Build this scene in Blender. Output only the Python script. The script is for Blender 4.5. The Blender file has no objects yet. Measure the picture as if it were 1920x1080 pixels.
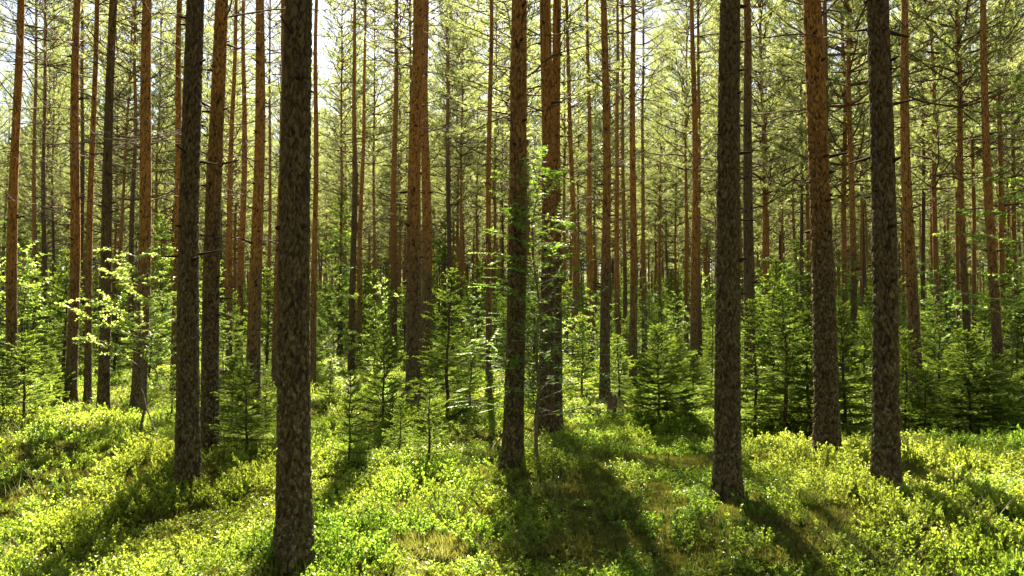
import bpy, math, random
import numpy as np
from mathutils import Vector, noise

# ------------------------------------------------------------------ camera, sky, sun, exposure
sc = bpy.context.scene
COL = sc.collection
F = 1340.0                       # focal length in photo pixels (1920 wide)
CAMZ = 1.6
PITCH = math.atan(60.0 / F)
cam_d = bpy.data.cameras.new("camera")
cam_d.sensor_width = 36.0
cam_d.lens = F / 1920.0 * 36.0
cam_d.clip_start = 0.05
cam_d.clip_end = 3000.0
cam = bpy.data.objects.new("camera", cam_d)
COL.objects.link(cam)
cam.location = (0, 0, CAMZ)
cam.rotation_euler = (math.pi / 2 + PITCH, 0, 0)
sc.camera = cam

SUN_EL, SUN_AZ = math.radians(46), math.radians(-3)
w = bpy.data.worlds.new("World")
sc.world = w
w.use_nodes = True
nt = w.node_tree
bg = nt.nodes["Background"]
sky = nt.nodes.new("ShaderNodeTexSky")
sky.sky_type = 'NISHITA'
sky.sun_disc = False
sky.sun_elevation = SUN_EL
sky.sun_rotation = SUN_AZ
sky.air_density = 1.0
sky.dust_density = 1.5
tc = nt.nodes.new("ShaderNodeTexCoord")
cn = nt.nodes.new("ShaderNodeTexNoise"); cn.inputs["Scale"].default_value = 5.0; cn.inputs["Detail"].default_value = 6
cr = nt.nodes.new("ShaderNodeValToRGB")
cr.color_ramp.elements[0].position = .42; cr.color_ramp.elements[1].position = .60
cm = nt.nodes.new("ShaderNodeMix"); cm.data_type = 'RGBA'
nt.links.new(tc.outputs["Generated"], cn.inputs["Vector"])
nt.links.new(cn.outputs["Fac"], cr.inputs["Fac"])
nt.links.new(cr.outputs["Color"], cm.inputs["Factor"])
nt.links.new(sky.outputs["Color"], cm.inputs["A"])
cm.inputs["B"].default_value = (4.6, 5.0, 5.5, 1)
nt.links.new(cm.outputs["Result"], bg.inputs["Color"])
bg.inputs["Strength"].default_value = 0.032

sd = bpy.data.lights.new("sun", 'SUN')
sd.energy = 5.0
sd.angle = math.radians(0.55)
sd.color = (1.0, 0.88, 0.62)
sun = bpy.data.objects.new("sun", sd)
COL.objects.link(sun)
sdir = Vector((math.sin(SUN_AZ) * math.cos(SUN_EL), math.cos(SUN_AZ) * math.cos(SUN_EL), math.sin(SUN_EL)))
sun.rotation_euler = sdir.to_track_quat('Z', 'Y').to_euler()
sun.location = sdir * 60

sc.view_settings.view_transform = 'Standard'
sc.view_settings.look = 'None'
sc.view_settings.gamma = 1.0
sc.view_settings.exposure = 3.0
cy = sc.cycles
cy.max_bounces = 8
cy.diffuse_bounces = 4
cy.transmission_bounces = 5
cy.glossy_bounces = 2
cy.transparent_max_bounces = 4
cy.caustics_reflective = False
cy.caustics_refractive = False
cy.use_denoising = True

RS = np.random.RandomState(7)
rnd = random.Random(11)

# ------------------------------------------------------------------ materials
def mat(name):
    m = bpy.data.materials.new(name); m.use_nodes = True
    n = m.node_tree; b = n.nodes["Principled BSDF"]
    return m, n, b

def node(n, typ, **kw):
    x = n.nodes.new(typ)
    for k, v in kw.items():
        if k in x.inputs.keys() if hasattr(x.inputs, 'keys') else False:
            x.inputs[k].default_value = v
        else:
            setattr(x, k, v)
    return x

def ramp(n, stops, fac=None):
    r = n.nodes.new("ShaderNodeValToRGB")
    e = r.color_ramp.elements
    while len(e) < len(stops): e.new(0.5)
    for i, (p, c) in enumerate(stops):
        e[i].position = p
        e[i].color = (*c, 1) if len(c) == 3 else c
    if fac is not None: n.links.new(fac, r.inputs["Fac"])
    return r.outputs["Color"]

def mixc(n, fac, a, b, mode='MIX'):
    m = n.nodes.new("ShaderNodeMix"); m.data_type = 'RGBA'; m.blend_type = mode
    for key, v in (("Factor", fac), ("A", a), ("B", b)):
        if isinstance(v, (int, float)): m.inputs[key].default_value = v
        elif isinstance(v, tuple): m.inputs[key].default_value = (*v, 1)
        else: n.links.new(v, m.inputs[key])
    return m.outputs["Result"]

def leaf_mat(name, ca, cb, ta, tb, trans=0.5, rough=0.45, patch=None, spec=.4):
    """thin leaf: diffuse/gloss on top of translucency; colour varies from plant to plant and leaf to leaf"""
    m, n, b = mat(name)
    oi = n.nodes.new("ShaderNodeObjectInfo")
    geo = n.nodes.new("ShaderNodeNewGeometry")
    ri = geo.outputs["Random Per Island"]
    add = n.nodes.new("ShaderNodeMath"); add.operation = 'MULTIPLY_ADD'
    n.links.new(ri, add.inputs[0]); add.inputs[1].default_value = .6
    mul = n.nodes.new("ShaderNodeMath"); mul.operation = 'MULTIPLY'
    n.links.new(oi.outputs["Random"], mul.inputs[0]); mul.inputs[1].default_value = .4
    n.links.new(mul.outputs[0], add.inputs[2])
    fac = add.outputs[0]
    c = mixc(n, fac, ca, cb); t = mixc(n, fac, ta, tb)
    if patch is not None:
        no = n.nodes.new("ShaderNodeTexNoise"); no.inputs["Scale"].default_value = patch[0]; no.inputs["Detail"].default_value = 3
        n.links.new(geo.outputs["Position"], no.inputs["Vector"])
        f2 = ramp(n, [(.40, (0, 0, 0)), (.60, (1, 1, 1))], no.outputs["Fac"])
        c = mixc(n, f2, c, patch[1]); t = mixc(n, f2, t, patch[2])
    n.links.new(c, b.inputs["Base Color"])
    b.inputs["Roughness"].default_value = rough
    b.inputs["Specular IOR Level"].default_value = spec
    tr = n.nodes.new("ShaderNodeBsdfTranslucent"); n.links.new(t, tr.inputs["Color"])
    ms = n.nodes.new("ShaderNodeMixShader"); ms.inputs[0].default_value = trans
    n.links.new(b.outputs[0], ms.inputs[1]); n.links.new(tr.outputs[0], ms.inputs[2])
    n.links.new(ms.outputs[0], n.nodes["Material Output"].inputs["Surface"])
    return m

def bark_mat(name, z0, z1, near=False, grey=(.115, .083, .048), orange=(.37, .190, .058)):
    """Scots pine bark: grey-brown plates low on the trunk, thin orange flakes above z0..z1"""
    m, n, b = mat(name)
    tcn = n.nodes.new("ShaderNodeTexCoord")
    mp = n.nodes.new("ShaderNodeMapping"); mp.inputs["Scale"].default_value = (1, 1, .38)
    n.links.new(tcn.outputs["Object"], mp.inputs["Vector"])
    v = n.nodes.new("ShaderNodeTexVoronoi"); v.feature = 'DISTANCE_TO_EDGE'; v.inputs["Scale"].default_value = 50
    warp = n.nodes.new("ShaderNodeTexNoise"); warp.inputs["Scale"].default_value = 9; warp.inputs["Detail"].default_value = 4
    n.links.new(mp.outputs[0], warp.inputs["Vector"])
    wm = n.nodes.new("ShaderNodeVectorMath"); wm.operation = 'MULTIPLY_ADD'
    n.links.new(warp.outputs["Color"], wm.inputs[0]); wm.inputs[1].default_value = (.07, .07, .07)
    n.links.new(mp.outputs[0], wm.inputs[2])
    n.links.new(wm.outputs[0], v.inputs["Vector"])
    vc = n.nodes.new("ShaderNodeTexVoronoi"); vc.inputs["Scale"].default_value = 50
    n.links.new(wm.outputs[0], vc.inputs["Vector"])
    fine = n.nodes.new("ShaderNodeTexNoise"); fine.inputs["Scale"].default_value = 60; fine.inputs["Detail"].default_value = 5
    n.links.new(mp.outputs[0], fine.inputs["Vector"])
    big = n.nodes.new("ShaderNodeTexNoise"); big.inputs["Scale"].default_value = 3.0; big.inputs["Detail"].default_value = 4
    n.links.new(tcn.outputs["Object"], big.inputs["Vector"])
    crack = v.outputs["Distance"]
    if near:
        at = n.nodes.new("ShaderNodeAttribute"); at.attribute_name = "crack"
        crack = at.outputs["Fac"]
        cadd = n.nodes.new("ShaderNodeMath"); cadd.operation = 'MULTIPLY_ADD'
        n.links.new(fine.outputs["Fac"], cadd.inputs[0]); cadd.inputs[1].default_value = .35; n.links.new(crack, cadd.inputs[2])
        ck = ramp(n, [(.15, (.0, .0, .0)), (.42, (1, 1, 1))], cadd.outputs[0])
        pa = n.nodes.new("ShaderNodeAttribute"); pa.attribute_name = "plate"
    else:
        ck = ramp(n, [(.0, (.25, .25, .25)), (.16, (1, 1, 1))], crack)
    plate = mixc(n, .22, fine.outputs["Fac"], pa.outputs["Color"] if near else vc.outputs["Color"])
    bw = n.nodes.new("ShaderNodeRGBToBW"); n.links.new(plate, bw.inputs[0])
    g = ramp(n, [(.25, tuple(x * .62 for x in grey)), (.55, grey), (.8, tuple(x * 1.75 for x in grey))], bw.outputs[0])
    o = ramp(n, [(.25, tuple(x * .55 for x in orange)), (.55, orange), (.8, tuple(x * 1.35 for x in orange))], bw.outputs[0])
    sep = n.nodes.new("ShaderNodeSeparateXYZ"); n.links.new(tcn.outputs["Object"], sep.inputs[0])
    ma = n.nodes.new("ShaderNodeMath"); ma.operation = 'MULTIPLY_ADD'
    n.links.new(big.outputs["Fac"], ma.inputs[0]); ma.inputs[1].default_value = 2.6; n.links.new(sep.outputs["Z"], ma.inputs[2])
    mr = n.nodes.new("ShaderNodeMapRange"); mr.inputs["From Min"].default_value = z0 + 1.3; mr.inputs["From Max"].default_value = z1 + 1.3
    n.links.new(ma.outputs[0], mr.inputs["Value"])
    c = mixc(n, mr.outputs[0], g, o)
    # lichen crusts on the lower trunk
    ln = n.nodes.new("ShaderNodeTexNoise"); ln.inputs["Scale"].default_value = 34; ln.inputs["Detail"].default_value = 6; ln.inputs["Roughness"].default_value = .7
    n.links.new(tcn.outputs["Object"], ln.inputs["Vector"])
    lf = ramp(n, [(.52, (0, 0, 0)), (.60, (.8, .8, .8))], ln.outputs["Fac"])
    mz = n.nodes.new("ShaderNodeMapRange"); mz.inputs["From Min"].default_value = 3.4; mz.inputs["From Max"].default_value = .4
    n.links.new(sep.outputs["Z"], mz.inputs["Value"])
    lz = n.nodes.new("ShaderNodeMath"); lz.operation = 'MULTIPLY'; n.links.new(lf, lz.inputs[0]); n.links.new(mz.outputs[0], lz.inputs[1])
    c = mixc(n, lz.outputs[0], c, (.25, .25, .17))
    # crevices show older dark bark
    c = mixc(n, ck, (.022, .014, .009), c)
    n.links.new(c, b.inputs["Base Color"])
    b.inputs["Roughness"].default_value = .85
    b.inputs["Specular IOR Level"].default_value = .25
    bp = n.nodes.new("ShaderNodeBump"); bp.inputs["Strength"].default_value = .8; bp.inputs["Distance"].default_value = .012
    hm = mixc(n, .35, ck, fine.outputs["Fac"])
    n.links.new(hm, bp.inputs["Height"]); n.links.new(bp.outputs[0], b.inputs["Normal"])
    return m

def plain(name, c, rough=.8, c2=None, scale=20):
    m, n, b = mat(name)
    b.inputs["Roughness"].default_value = rough
    b.inputs["Specular IOR Level"].default_value = .25
    if c2:
        tcn = n.nodes.new("ShaderNodeTexCoord")
        no = n.nodes.new("ShaderNodeTexNoise"); no.inputs["Scale"].default_value = scale; no.inputs["Detail"].default_value = 4
        n.links.new(tcn.outputs["Object"], no.inputs["Vector"])
        n.links.new(ramp(n, [(.35, c), (.65, c2)], no.outputs["Fac"]), b.inputs["Base Color"])
    else:
        b.inputs["Base Color"].default_value = (*c, 1)
    return m

M = {}
for nm, (z0, z1) in dict(grey=(5.5, 10), mid=(1.8, 4.4), orange=(.9, 3.6)).items():
    M['bark_' + nm] = bark_mat('pine_bark_' + nm, z0, z1)
    M['barkn_' + nm] = bark_mat('pine_bark_plated_' + nm, z0, z1, near=True)
M['knot'] = plain('dark_knot', (.035, .022, .014), .9)
M['dead'] = plain('dead_branch_bark', (.07, .05, .036), .9, (.125, .095, .07), 30)
M['limb'] = plain('pine_limb_bark', (.16, .085, .045), .9, (.10, .07, .05), 20)
M['pine'] = leaf_mat('pine_needles', (.075, .105, .030), (.14, .165, .055), (.31, .40, .105), (.47, .52, .18), .54, .42)
M['spruce'] = leaf_mat('spruce_needles', (.030, .062, .010), (.06, .10, .015), (.13, .23, .018), (.24, .36, .03), .45, .5)
M['fresh'] = leaf_mat('fresh_spruce_tips', (.10, .18, .02), (.15, .24, .03), (.36, .52, .04), (.50, .62, .07), .5, .45)
M['spruce_bark'] = plain('spruce_bark', (.06, .04, .028), .9, (.11, .08, .055), 30)
M['bilberry'] = leaf_mat('bilberry_leaves', (.07, .16, .022), (.12, .22, .03), (.22, .44, .03), (.46, .63, .06), .52, .34,
                         patch=(.45, (.15, .21, .03), (.52, .62, .07)), spec=.5)
M['lingon'] = leaf_mat('lingonberry_leaves', (.035, .09, .018), (.07, .14, .03), (.12, .26, .03), (.22, .38, .05), .3, .28, spec=.6)
M['bstem'] = plain('bilberry_stems', (.09, .12, .03), .8)
M['birch'] = leaf_mat('birch_leaves', (.11, .20, .03), (.16, .27, .045), (.38, .58, .07), (.52, .68, .11), .5, .4)
M['palebirch'] = leaf_mat('pale_birch_leaves', (.14, .23, .04), (.20, .29, .06), (.44, .60, .09), (.58, .70, .14), .5, .35, spec=.6)
M['rowan'] = leaf_mat('rowan_leaves', (.05, .13, .022), (.09, .19, .03), (.18, .36, .03), (.32, .48, .05), .45, .55)
M['twig'] = plain('sapling_bark', (.12, .09, .065), .8, (.2, .17, .13), 30)
M['moss'] = leaf_mat('feather_moss', (.10, .13, .025), (.16, .16, .035), (.25, .30, .04), (.38, .34, .06), .3, .7,
                     patch=(1.3, (.12, .13, .03), (.28, .30, .05)))
M['straw'] = leaf_mat('dry_grass', (.30, .25, .12), (.2, .24, .06), (.4, .35, .15), (.3, .4, .08), .4, .5)
M['litter'] = plain('rotten_wood', (.10, .055, .03), .9, (.20, .14, .09), 25)

def ground_mat():
    m, n, b = mat('forest_floor')
    geo = n.nodes.new("ShaderNodeNewGeometry")
    def nz(s, d=5, r=.6):
        x = n.nodes.new("ShaderNodeTexNoise"); x.inputs["Scale"].default_value = s; x.inputs["Detail"].default_value = d
        x.inputs["Roughness"].default_value = r; n.links.new(geo.outputs["Position"], x.inputs["Vector"]); return x.outputs["Fac"]
    a = ramp(n, [(.3, (.035, .05, .012)), (.5, (.09, .10, .022)), (.7, (.15, .15, .035))], nz(2.2))
    c = ramp(n, [(.3, (.04, .028, .014)), (.55, (.11, .08, .03)), (.75, (.20, .14, .05))], nz(30))
    f = ramp(n, [(.54, (0, 0, 0)), (.64, (1, 1, 1))], nz(.9, 4))
    col = mixc(n, f, a, c)
    fine = nz(90, 4)
    col = mixc(n, .55, col, ramp(n, [(.3, (.25, .25, .25)), (.7, (1.0, 1.0, 1.0))], fine), 'MULTIPLY')
    n.links.new(col, b.inputs["Base Color"]); b.inputs["Roughness"].default_value = .95
    b.inputs["Specular IOR Level"].default_value = .1
    bp = n.nodes.new("ShaderNodeBump"); bp.inputs["Distance"].default_value = .03; bp.inputs["Strength"].default_value = .8
    n.links.new(fine, bp.inputs["Height"]); n.links.new(bp.outputs[0], b.inputs["Normal"])
    return m
M['ground'] = ground_mat()

# ------------------------------------------------------------------ mesh helpers
class MB:
    """collects triangles and quads into ONE mesh"""
    def __init__(s): s.v = []; s.f3 = []; s.f4 = []; s.m3 = []; s.m4 = []; s.n = 0; s.mats = []
    def mi(s, m):
        if m not in s.mats: s.mats.append(m)
        return s.mats.index(m)
    def add(s, v, f, m):
        v = np.asarray(v, float).reshape(-1, 3); f = np.asarray(f, int)
        k = s.mi(m)
        if f.shape[1] == 3: s.f3.append(f + s.n); s.m3.append(np.full(len(f), k))
        else: s.f4.append(f + s.n); s.m4.append(np.full(len(f), k))
        s.v.append(v); s.n += len(v)
    def tube(s, pts, rad, sides, m, cap=True):
        P = np.asarray(pts, float); R = np.asarray(rad, float); N = len(P)
        T = np.gradient(P, axis=0); T /= np.linalg.norm(T, axis=1)[:, None] + 1e-9
        ref = np.array([0, 0, 1.]) if abs(T[:, 2].mean()) < .8 else np.array([1., 0, 0])
        A = np.cross(T, ref); A /= np.linalg.norm(A, axis=1)[:, None] + 1e-9
        B = np.cross(T, A)
        th = np.arange(sides) * 2 * math.pi / sides
        V = P[:, None] + R[:, None, None] * (np.cos(th)[None, :, None] * A[:, None] + np.sin(th)[None, :, None] * B[:, None])
        V = V.reshape(-1, 3)
        i = np.arange(N - 1)[:, None] * sides; j = np.arange(sides)[None]; j2 = (j + 1) % sides
        f = np.stack([i + j, i + j2, i + sides + j2, i + sides + j], -1).reshape(-1, 4)
        s.add(V, f, m)
        if cap:
            s.add(np.vstack([V[-sides:], P[-1:]]), [[a, (a + 1) % sides, sides] for a in range(sides)], m)
    def needles(s, p, d, L, W, m, ang=(.5, 1.0), rs=RS):
        """thin triangular needles rooted at points p leaving along unit vectors d"""
        p = np.asarray(p); d = np.asarray(d); k = len(p)
        if k == 0: return
        r = rs.normal(size=(k, 3)); r -= (r * d).sum(1)[:, None] * d; r /= np.linalg.norm(r, axis=1)[:, None] + 1e-9
        a = rs.uniform(ang[0], ang[1], k)[:, None]
        n = d * np.cos(a) + r * np.sin(a)
        q = rs.normal(size=(k, 3)); wv = np.cross(n, q); wv /= np.linalg.norm(wv, axis=1)[:, None] + 1e-9
        LL = (L * rs.uniform(.75, 1.2, k))[:, None]
        V = np.stack([p - wv * W / 2, p + wv * W / 2, p + n * LL], 1).reshape(-1, 3)
        s.add(V, np.arange(3 * k).reshape(-1, 3), m)
    def leaves(s, p, d, nrm, L, W, m, rs=RS, fold=.15):
        """folded oval leaves (6 outline points, 4 triangles each)"""
        p = np.asarray(p, float); d = np.asarray(d, float); nrm = np.asarray(nrm, float); k = len(p)
        if k == 0: return
        d = d / (np.linalg.norm(d, axis=1)[:, None] + 1e-9)
        sd_ = np.cross(d, nrm); sd_ /= np.linalg.norm(sd_, axis=1)[:, None] + 1e-9
        up = np.cross(sd_, d)
        sc_ = rs.uniform(.7, 1.2, k)[:, None]; L = L * sc_; W = W * sc_
        a = p; e = p + d * L
        b1 = p + d * L * .45 + sd_ * W * .5 + up * W * fold; b2 = p + d * L * .45 - sd_ * W * .5 + up * W * fold
        V = np.stack([a, b1, e, b2], 1).reshape(-1, 3)
        i = np.arange(k)[:, None] * 4
        s.add(V, np.concatenate([i + [[0, 1, 2]], i + [[0, 2, 3]]]), m)
    def mesh(s, name, smooth=False):
        me = bpy.data.meshes.new(name)
        V = np.concatenate(s.v) if s.v else np.zeros((0, 3))
        f3 = np.concatenate(s.f3) if s.f3 else np.zeros((0, 3), int)
        f4 = np.concatenate(s.f4) if s.f4 else np.zeros((0, 4), int)
        mi = np.concatenate((s.m3 or [np.zeros(0, int)]) + (s.m4 or [np.zeros(0, int)]))
        me.vertices.add(len(V)); me.vertices.foreach_set('co', V.astype(np.float32).ravel())
        li = np.concatenate([f3.ravel(), f4.ravel()]).astype(np.int32)
        me.loops.add(len(li)); me.loops.foreach_set('vertex_index', li)
        nf = len(f3) + len(f4); me.polygons.add(nf)
        st = np.concatenate([np.arange(len(f3)) * 3, len(f3) * 3 + np.arange(len(f4)) * 4]).astype(np.int32)
        me.polygons.foreach_set('loop_start', st)
        me.polygons.foreach_set('material_index', mi.astype(np.int32))
        for m in s.mats: me.materials.append(M[m])
        me.update(calc_edges=True)
        if smooth: me.polygons.foreach_set('use_smooth', np.ones(nf, bool))
        me.validate()
        return me

def link(name, me, parent=None):
    o = bpy.data.objects.new(name, me); COL.objects.link(o)
    if parent: o.parent = parent
    return o
def tag(o, label=None, cat=None, group=None, kind=None):
    if label: o['label'] = label
    if cat: o['category'] = cat
    if group: o['group'] = group
    if kind: o['kind'] = kind
    return o
def unit(v):
    v = np.asarray(v, float); return v / (np.linalg.norm(v) + 1e-9)

# ------------------------------------------------------------------ terrain
def smooth(a, b, x):
    t = np.clip((x - a) / (b - a), 0, 1); return t * t * (3 - 2 * t)
_o = np.random.RandomState(3).uniform(0, 6.28, (24, 3)); _o[:, 0] = np.random.RandomState(4).uniform(0, 6.28, 24)
def ground_z(x, y):
    x = np.asarray(x, float); y = np.asarray(y, float)
    z = np.zeros(np.broadcast(x, y).shape)
    for i in range(24):
        wl = [9, 5.5, 3.2, 1.9, 1.1, .7][i // 4]; amp = [.07, .05, .035, .022, .012, .008][i // 4]
        a = _o[i, 0]
        z = z + amp * np.sin((x * math.cos(a) + y * math.sin(a)) * 2 * math.pi / wl + _o[i, 1])
    fade = 1 - smooth(30, 60, y)
    z = z * fade * .8
    def hump(cx, cy, rx, ry, h): return h * np.exp(-((x - cx) / rx) ** 2 - ((y - cy) / ry) ** 2)
    z = z + hump(4.6, 7.0, 3.2, 1.3, .17) + hump(-4.6, 8.6, 2.2, 1.2, .12) + hump(-1.2, 4.2, 2.5, 1.0, .05)
    z = z - hump(4.6, 11.0, 4, 2.2, .12) + hump(0.5, 6.0, 2, 1.0, .06)
    z = z + .35 * smooth(14, 45, y) * np.sin(x * .07 + 1.0) + 19 * smooth(55, 260, y)
    return z
def gz(x, y): return float(ground_z(x, y))

def axis_coords(lo, hi, fine_lo, fine_hi, step, grow=1.12):
    c = list(np.arange(fine_lo, fine_hi, step)); s = step; x = fine_hi
    while x < hi: c.append(x); s *= grow; x += s
    c.append(hi); s = step; x = fine_lo - step
    while x > lo: c.insert(0, x); s *= grow; x -= s
    c.insert(0, lo); return np.array(c)
gx = axis_coords(-600, 600, -14, 14, .11); gy = axis_coords(-60, 900, 1.5, 20, .1)
X, Y = np.meshgrid(gx, gy)
mbg = MB()
V = np.stack([X, Y, ground_z(X, Y)], -1).reshape(-1, 3)
nx = len(gx); i = np.arange(len(gy) - 1)[:, None] * nx; j = np.arange(nx - 1)[None]
mbg.add(V, np.stack([i + j, i + j + 1, i + nx + j + 1, i + nx + j], -1).reshape(-1, 4), 'ground')
tag(link('ground', mbg.mesh('ground', True)), 'mossy forest floor of needles, moss and bare brown litter', kind='structure')

def pix_dir(px, py):
    v = (540 - py) / F
    return np.array([(px - 960) / F, math.cos(PITCH) - math.sin(PITCH) * v, math.sin(PITCH) + math.cos(PITCH) * v])
def at_depth(px, py, yd):
    d = pix_dir(px, py); t = yd / d[1]
    return d[0] * t, yd, CAMZ + d[2] * t
def on_ground(px, py, lift=.1):
    d = pix_dir(px, py); t = 3.0
    while t < 200:
        p = d * t
        if CAMZ + p[2] < gz(p[0], p[1]) + lift: break
        t += .03
    return p[0], p[1]
def screen_x(x, y, z):
    c, s_ = math.cos(PITCH), math.sin(PITCH)
    dep = y * c + (z - CAMZ) * s_
    return 960 + F * x / dep

# ------------------------------------------------------------------ pines
HT = 16.5
def profile(z, R):
    return R * np.clip(1 - z / (HT + .6), .02, 1) ** .85 * (1 + .42 * np.exp(-z / .14) + .12 * np.exp(-z / .6))

def trunk_mesh(R, bark, seed, level):
    rs = np.random.RandomState(seed)
    if level == 0:
        z = np.concatenate([np.arange(-.25, 5.4, .013), np.arange(5.4, HT, .2)]); sides = 112
    elif level == 1:
        z = np.concatenate([np.arange(-.25, 8, .036), np.arange(8, HT, .3)]); sides = 44
    else:
        z = np.concatenate([np.arange(-.25, 10, .3), np.arange(10, HT, .6)]); sides = 12
    r0 = profile(np.maximum(z, 0), R)
    ph = rs.uniform(0, 6.28, 4)
    ax = .018 * np.sin(z * .9 + ph[0]) + .03 * np.sin(z * .35 + ph[1]); ax -= ax[0]
    ay = .018 * np.sin(z * .8 + ph[2]) + .03 * np.sin(z * .33 + ph[3]); ay -= ay[0]
    fd = smooth(13, 9, z) if False else 1 - smooth(7, 10, z)
    ax *= fd; ay *= fd
    th = np.arange(sides) * 2 * math.pi / sides
    Z, T = np.meshgrid(z, th, indexing='ij')
    rr = np.repeat(r0[:, None], sides, 1)
    # root flare lobes and slow irregularity
    nl = rs.randint(4, 6)
    rr = rr * (1 + .14 * np.exp(-np.maximum(Z, 0) / .12) * np.sin(nl * T + ph[0]) + .02 * np.sin(2 * T + Z * 1.3 + ph[1]) + .015 * np.sin(3 * T - Z * 2.1 + ph[2]))
    crack = None
    if level < 2:
        # plated bark: jittered cells wrapped round the trunk
        nc = max(8, int(round(2 * math.pi * R / .029))); ch = .068 if level == 0 else .09
        warp = .3 * np.sin(Z * 9 + T * 3 + ph[3]) + .25 * np.sin(Z * 23 - T * 5) + .14 * np.sin(Z * 61 + T * 9) + .1 * np.sin(Z * 97 - T * 14)
        u = T / (2 * math.pi) * nc + warp * 1.1 + .5 * np.sin(Z * 4.1 + ph[0]) * 1; vv = (Z + 1) / ch + .35 * np.sin(T * nc * .37 + Z * 3)
        ci = np.floor(u).astype(int); cj = np.floor(vv).astype(int)
        tab = rs.uniform(-.15, 1.15, (nc, 800, 2)); pid = np.zeros(Z.shape); f1 = np.full(Z.shape, 9.); f2 = np.full(Z.shape, 9.)
        for di in (-1, 0, 1):
            for dj in (-1, 0, 1):
                a = ci + di; b_ = cj + dj
                t_ = tab[a % nc, np.clip(b_, 0, 799)]
                dd = np.maximum(abs(a + t_[..., 0] - u) * 1.05, abs(b_ + t_[..., 1] - vv)) * .6 + .4 * np.hypot(a + t_[..., 0] - u, (b_ + t_[..., 1] - vv) * .8)
                m_ = dd < f1
                pid = np.where(m_, ((t_[..., 0] * 7.13 + t_[..., 1] * 3.77) % 1 + 1) % 1, pid)
                f2 = np.where(m_, f1, np.minimum(f2, dd)); f1 = np.where(m_, dd, f1)
        crack = np.clip(f2 - f1, 0, 1)
        amt = (.015 if level == 0 else .007) * (1 - .75 * smooth(2.5, 6, Z)) * (R / .12)
        rr = rr + amt * (smooth(.0, .3, crack) - .6 + .45 * (pid - .5)) + rs.normal(0, .0011, Z.shape) * (level == 0)
    mb = MB()
    V = np.stack([ax[:, None] + rr * np.cos(T), ay[:, None] + rr * np.sin(T), Z], -1).reshape(-1, 3)
    i = np.arange(len(z) - 1)[:, None] * sides; j = np.arange(sides)[None]; j2 = (j + 1) % sides
    mb.add(V, np.stack([i + j, i + j2, i + sides + j2, i + sides + j], -1).reshape(-1, 4), bark)
    # broken branch stubs and knots in whorls
    zz = 1.3 + rs.uniform(0, .5)
    while zz < 9:
        for k in range(rs.randint(1, 4) if zz > 2.0 else 1):
            t = rs.uniform(0, 6.28); r1 = float(profile(zz, R))
            ix = int(np.argmin(abs(z - zz)))
            d = np.array([math.cos(t), math.sin(t), rs.uniform(-.15, .35)])
            c = np.array([ax[ix], ay[ix], zz + rs.uniform(-.05, .05)]) + d * r1 * .8
            ln = rs.uniform(.02, .07) if rs.rand() < .75 else rs.uniform(.08, .22)
            q = [c, c + d * (r1 * .25 + ln * .5), c + d * (r1 * .25 + ln)]
            br = rs.uniform(.10, .22) * r1
            mb.tube(q, [br * 1.3, br * .8, br * .45], 6, 'knot')
        zz += rs.uniform(.2, .42)
    me = mb.mesh('pine_trunk', True)
    if crack is not None:
        at = me.attributes.new('crack', 'FLOAT', 'POINT')
        arr = np.ones(len(me.vertices), np.float32); arr[:crack.size] = crack.ravel()
        at.data.foreach_set('value', arr)
        at = me.attributes.new('plate', 'FLOAT', 'POINT')
        arr = np.ones(len(me.vertices), np.float32) * .5; arr[:pid.size] = pid.ravel()
        at.data.foreach_set('value', arr)
    return me

def curve_pts(p, d, L, up, rs, n=6, wob=.06):
    P = [np.array(p, float)]; d = unit(d)
    for k in range(n):
        d = unit(d + np.array([0, 0, up / n]) + rs.normal(0, wob, 3))
        P.append(P[-1] + d * L / n)
    return np.array(P)

def sample_along(P, k, rs, lo=0, hi=1):
    t = rs.uniform(lo, hi, k) * (len(P) - 1); i = np.minimum(t.astype(int), len(P) - 2); f = (t - i)[:, None]
    return P[i] * (1 - f) + P[i + 1] * f, (P[i + 1] - P[i]) / (np.linalg.norm(P[i + 1] - P[i], axis=1)[:, None] + 1e-9), t / (len(P) - 1)

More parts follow.
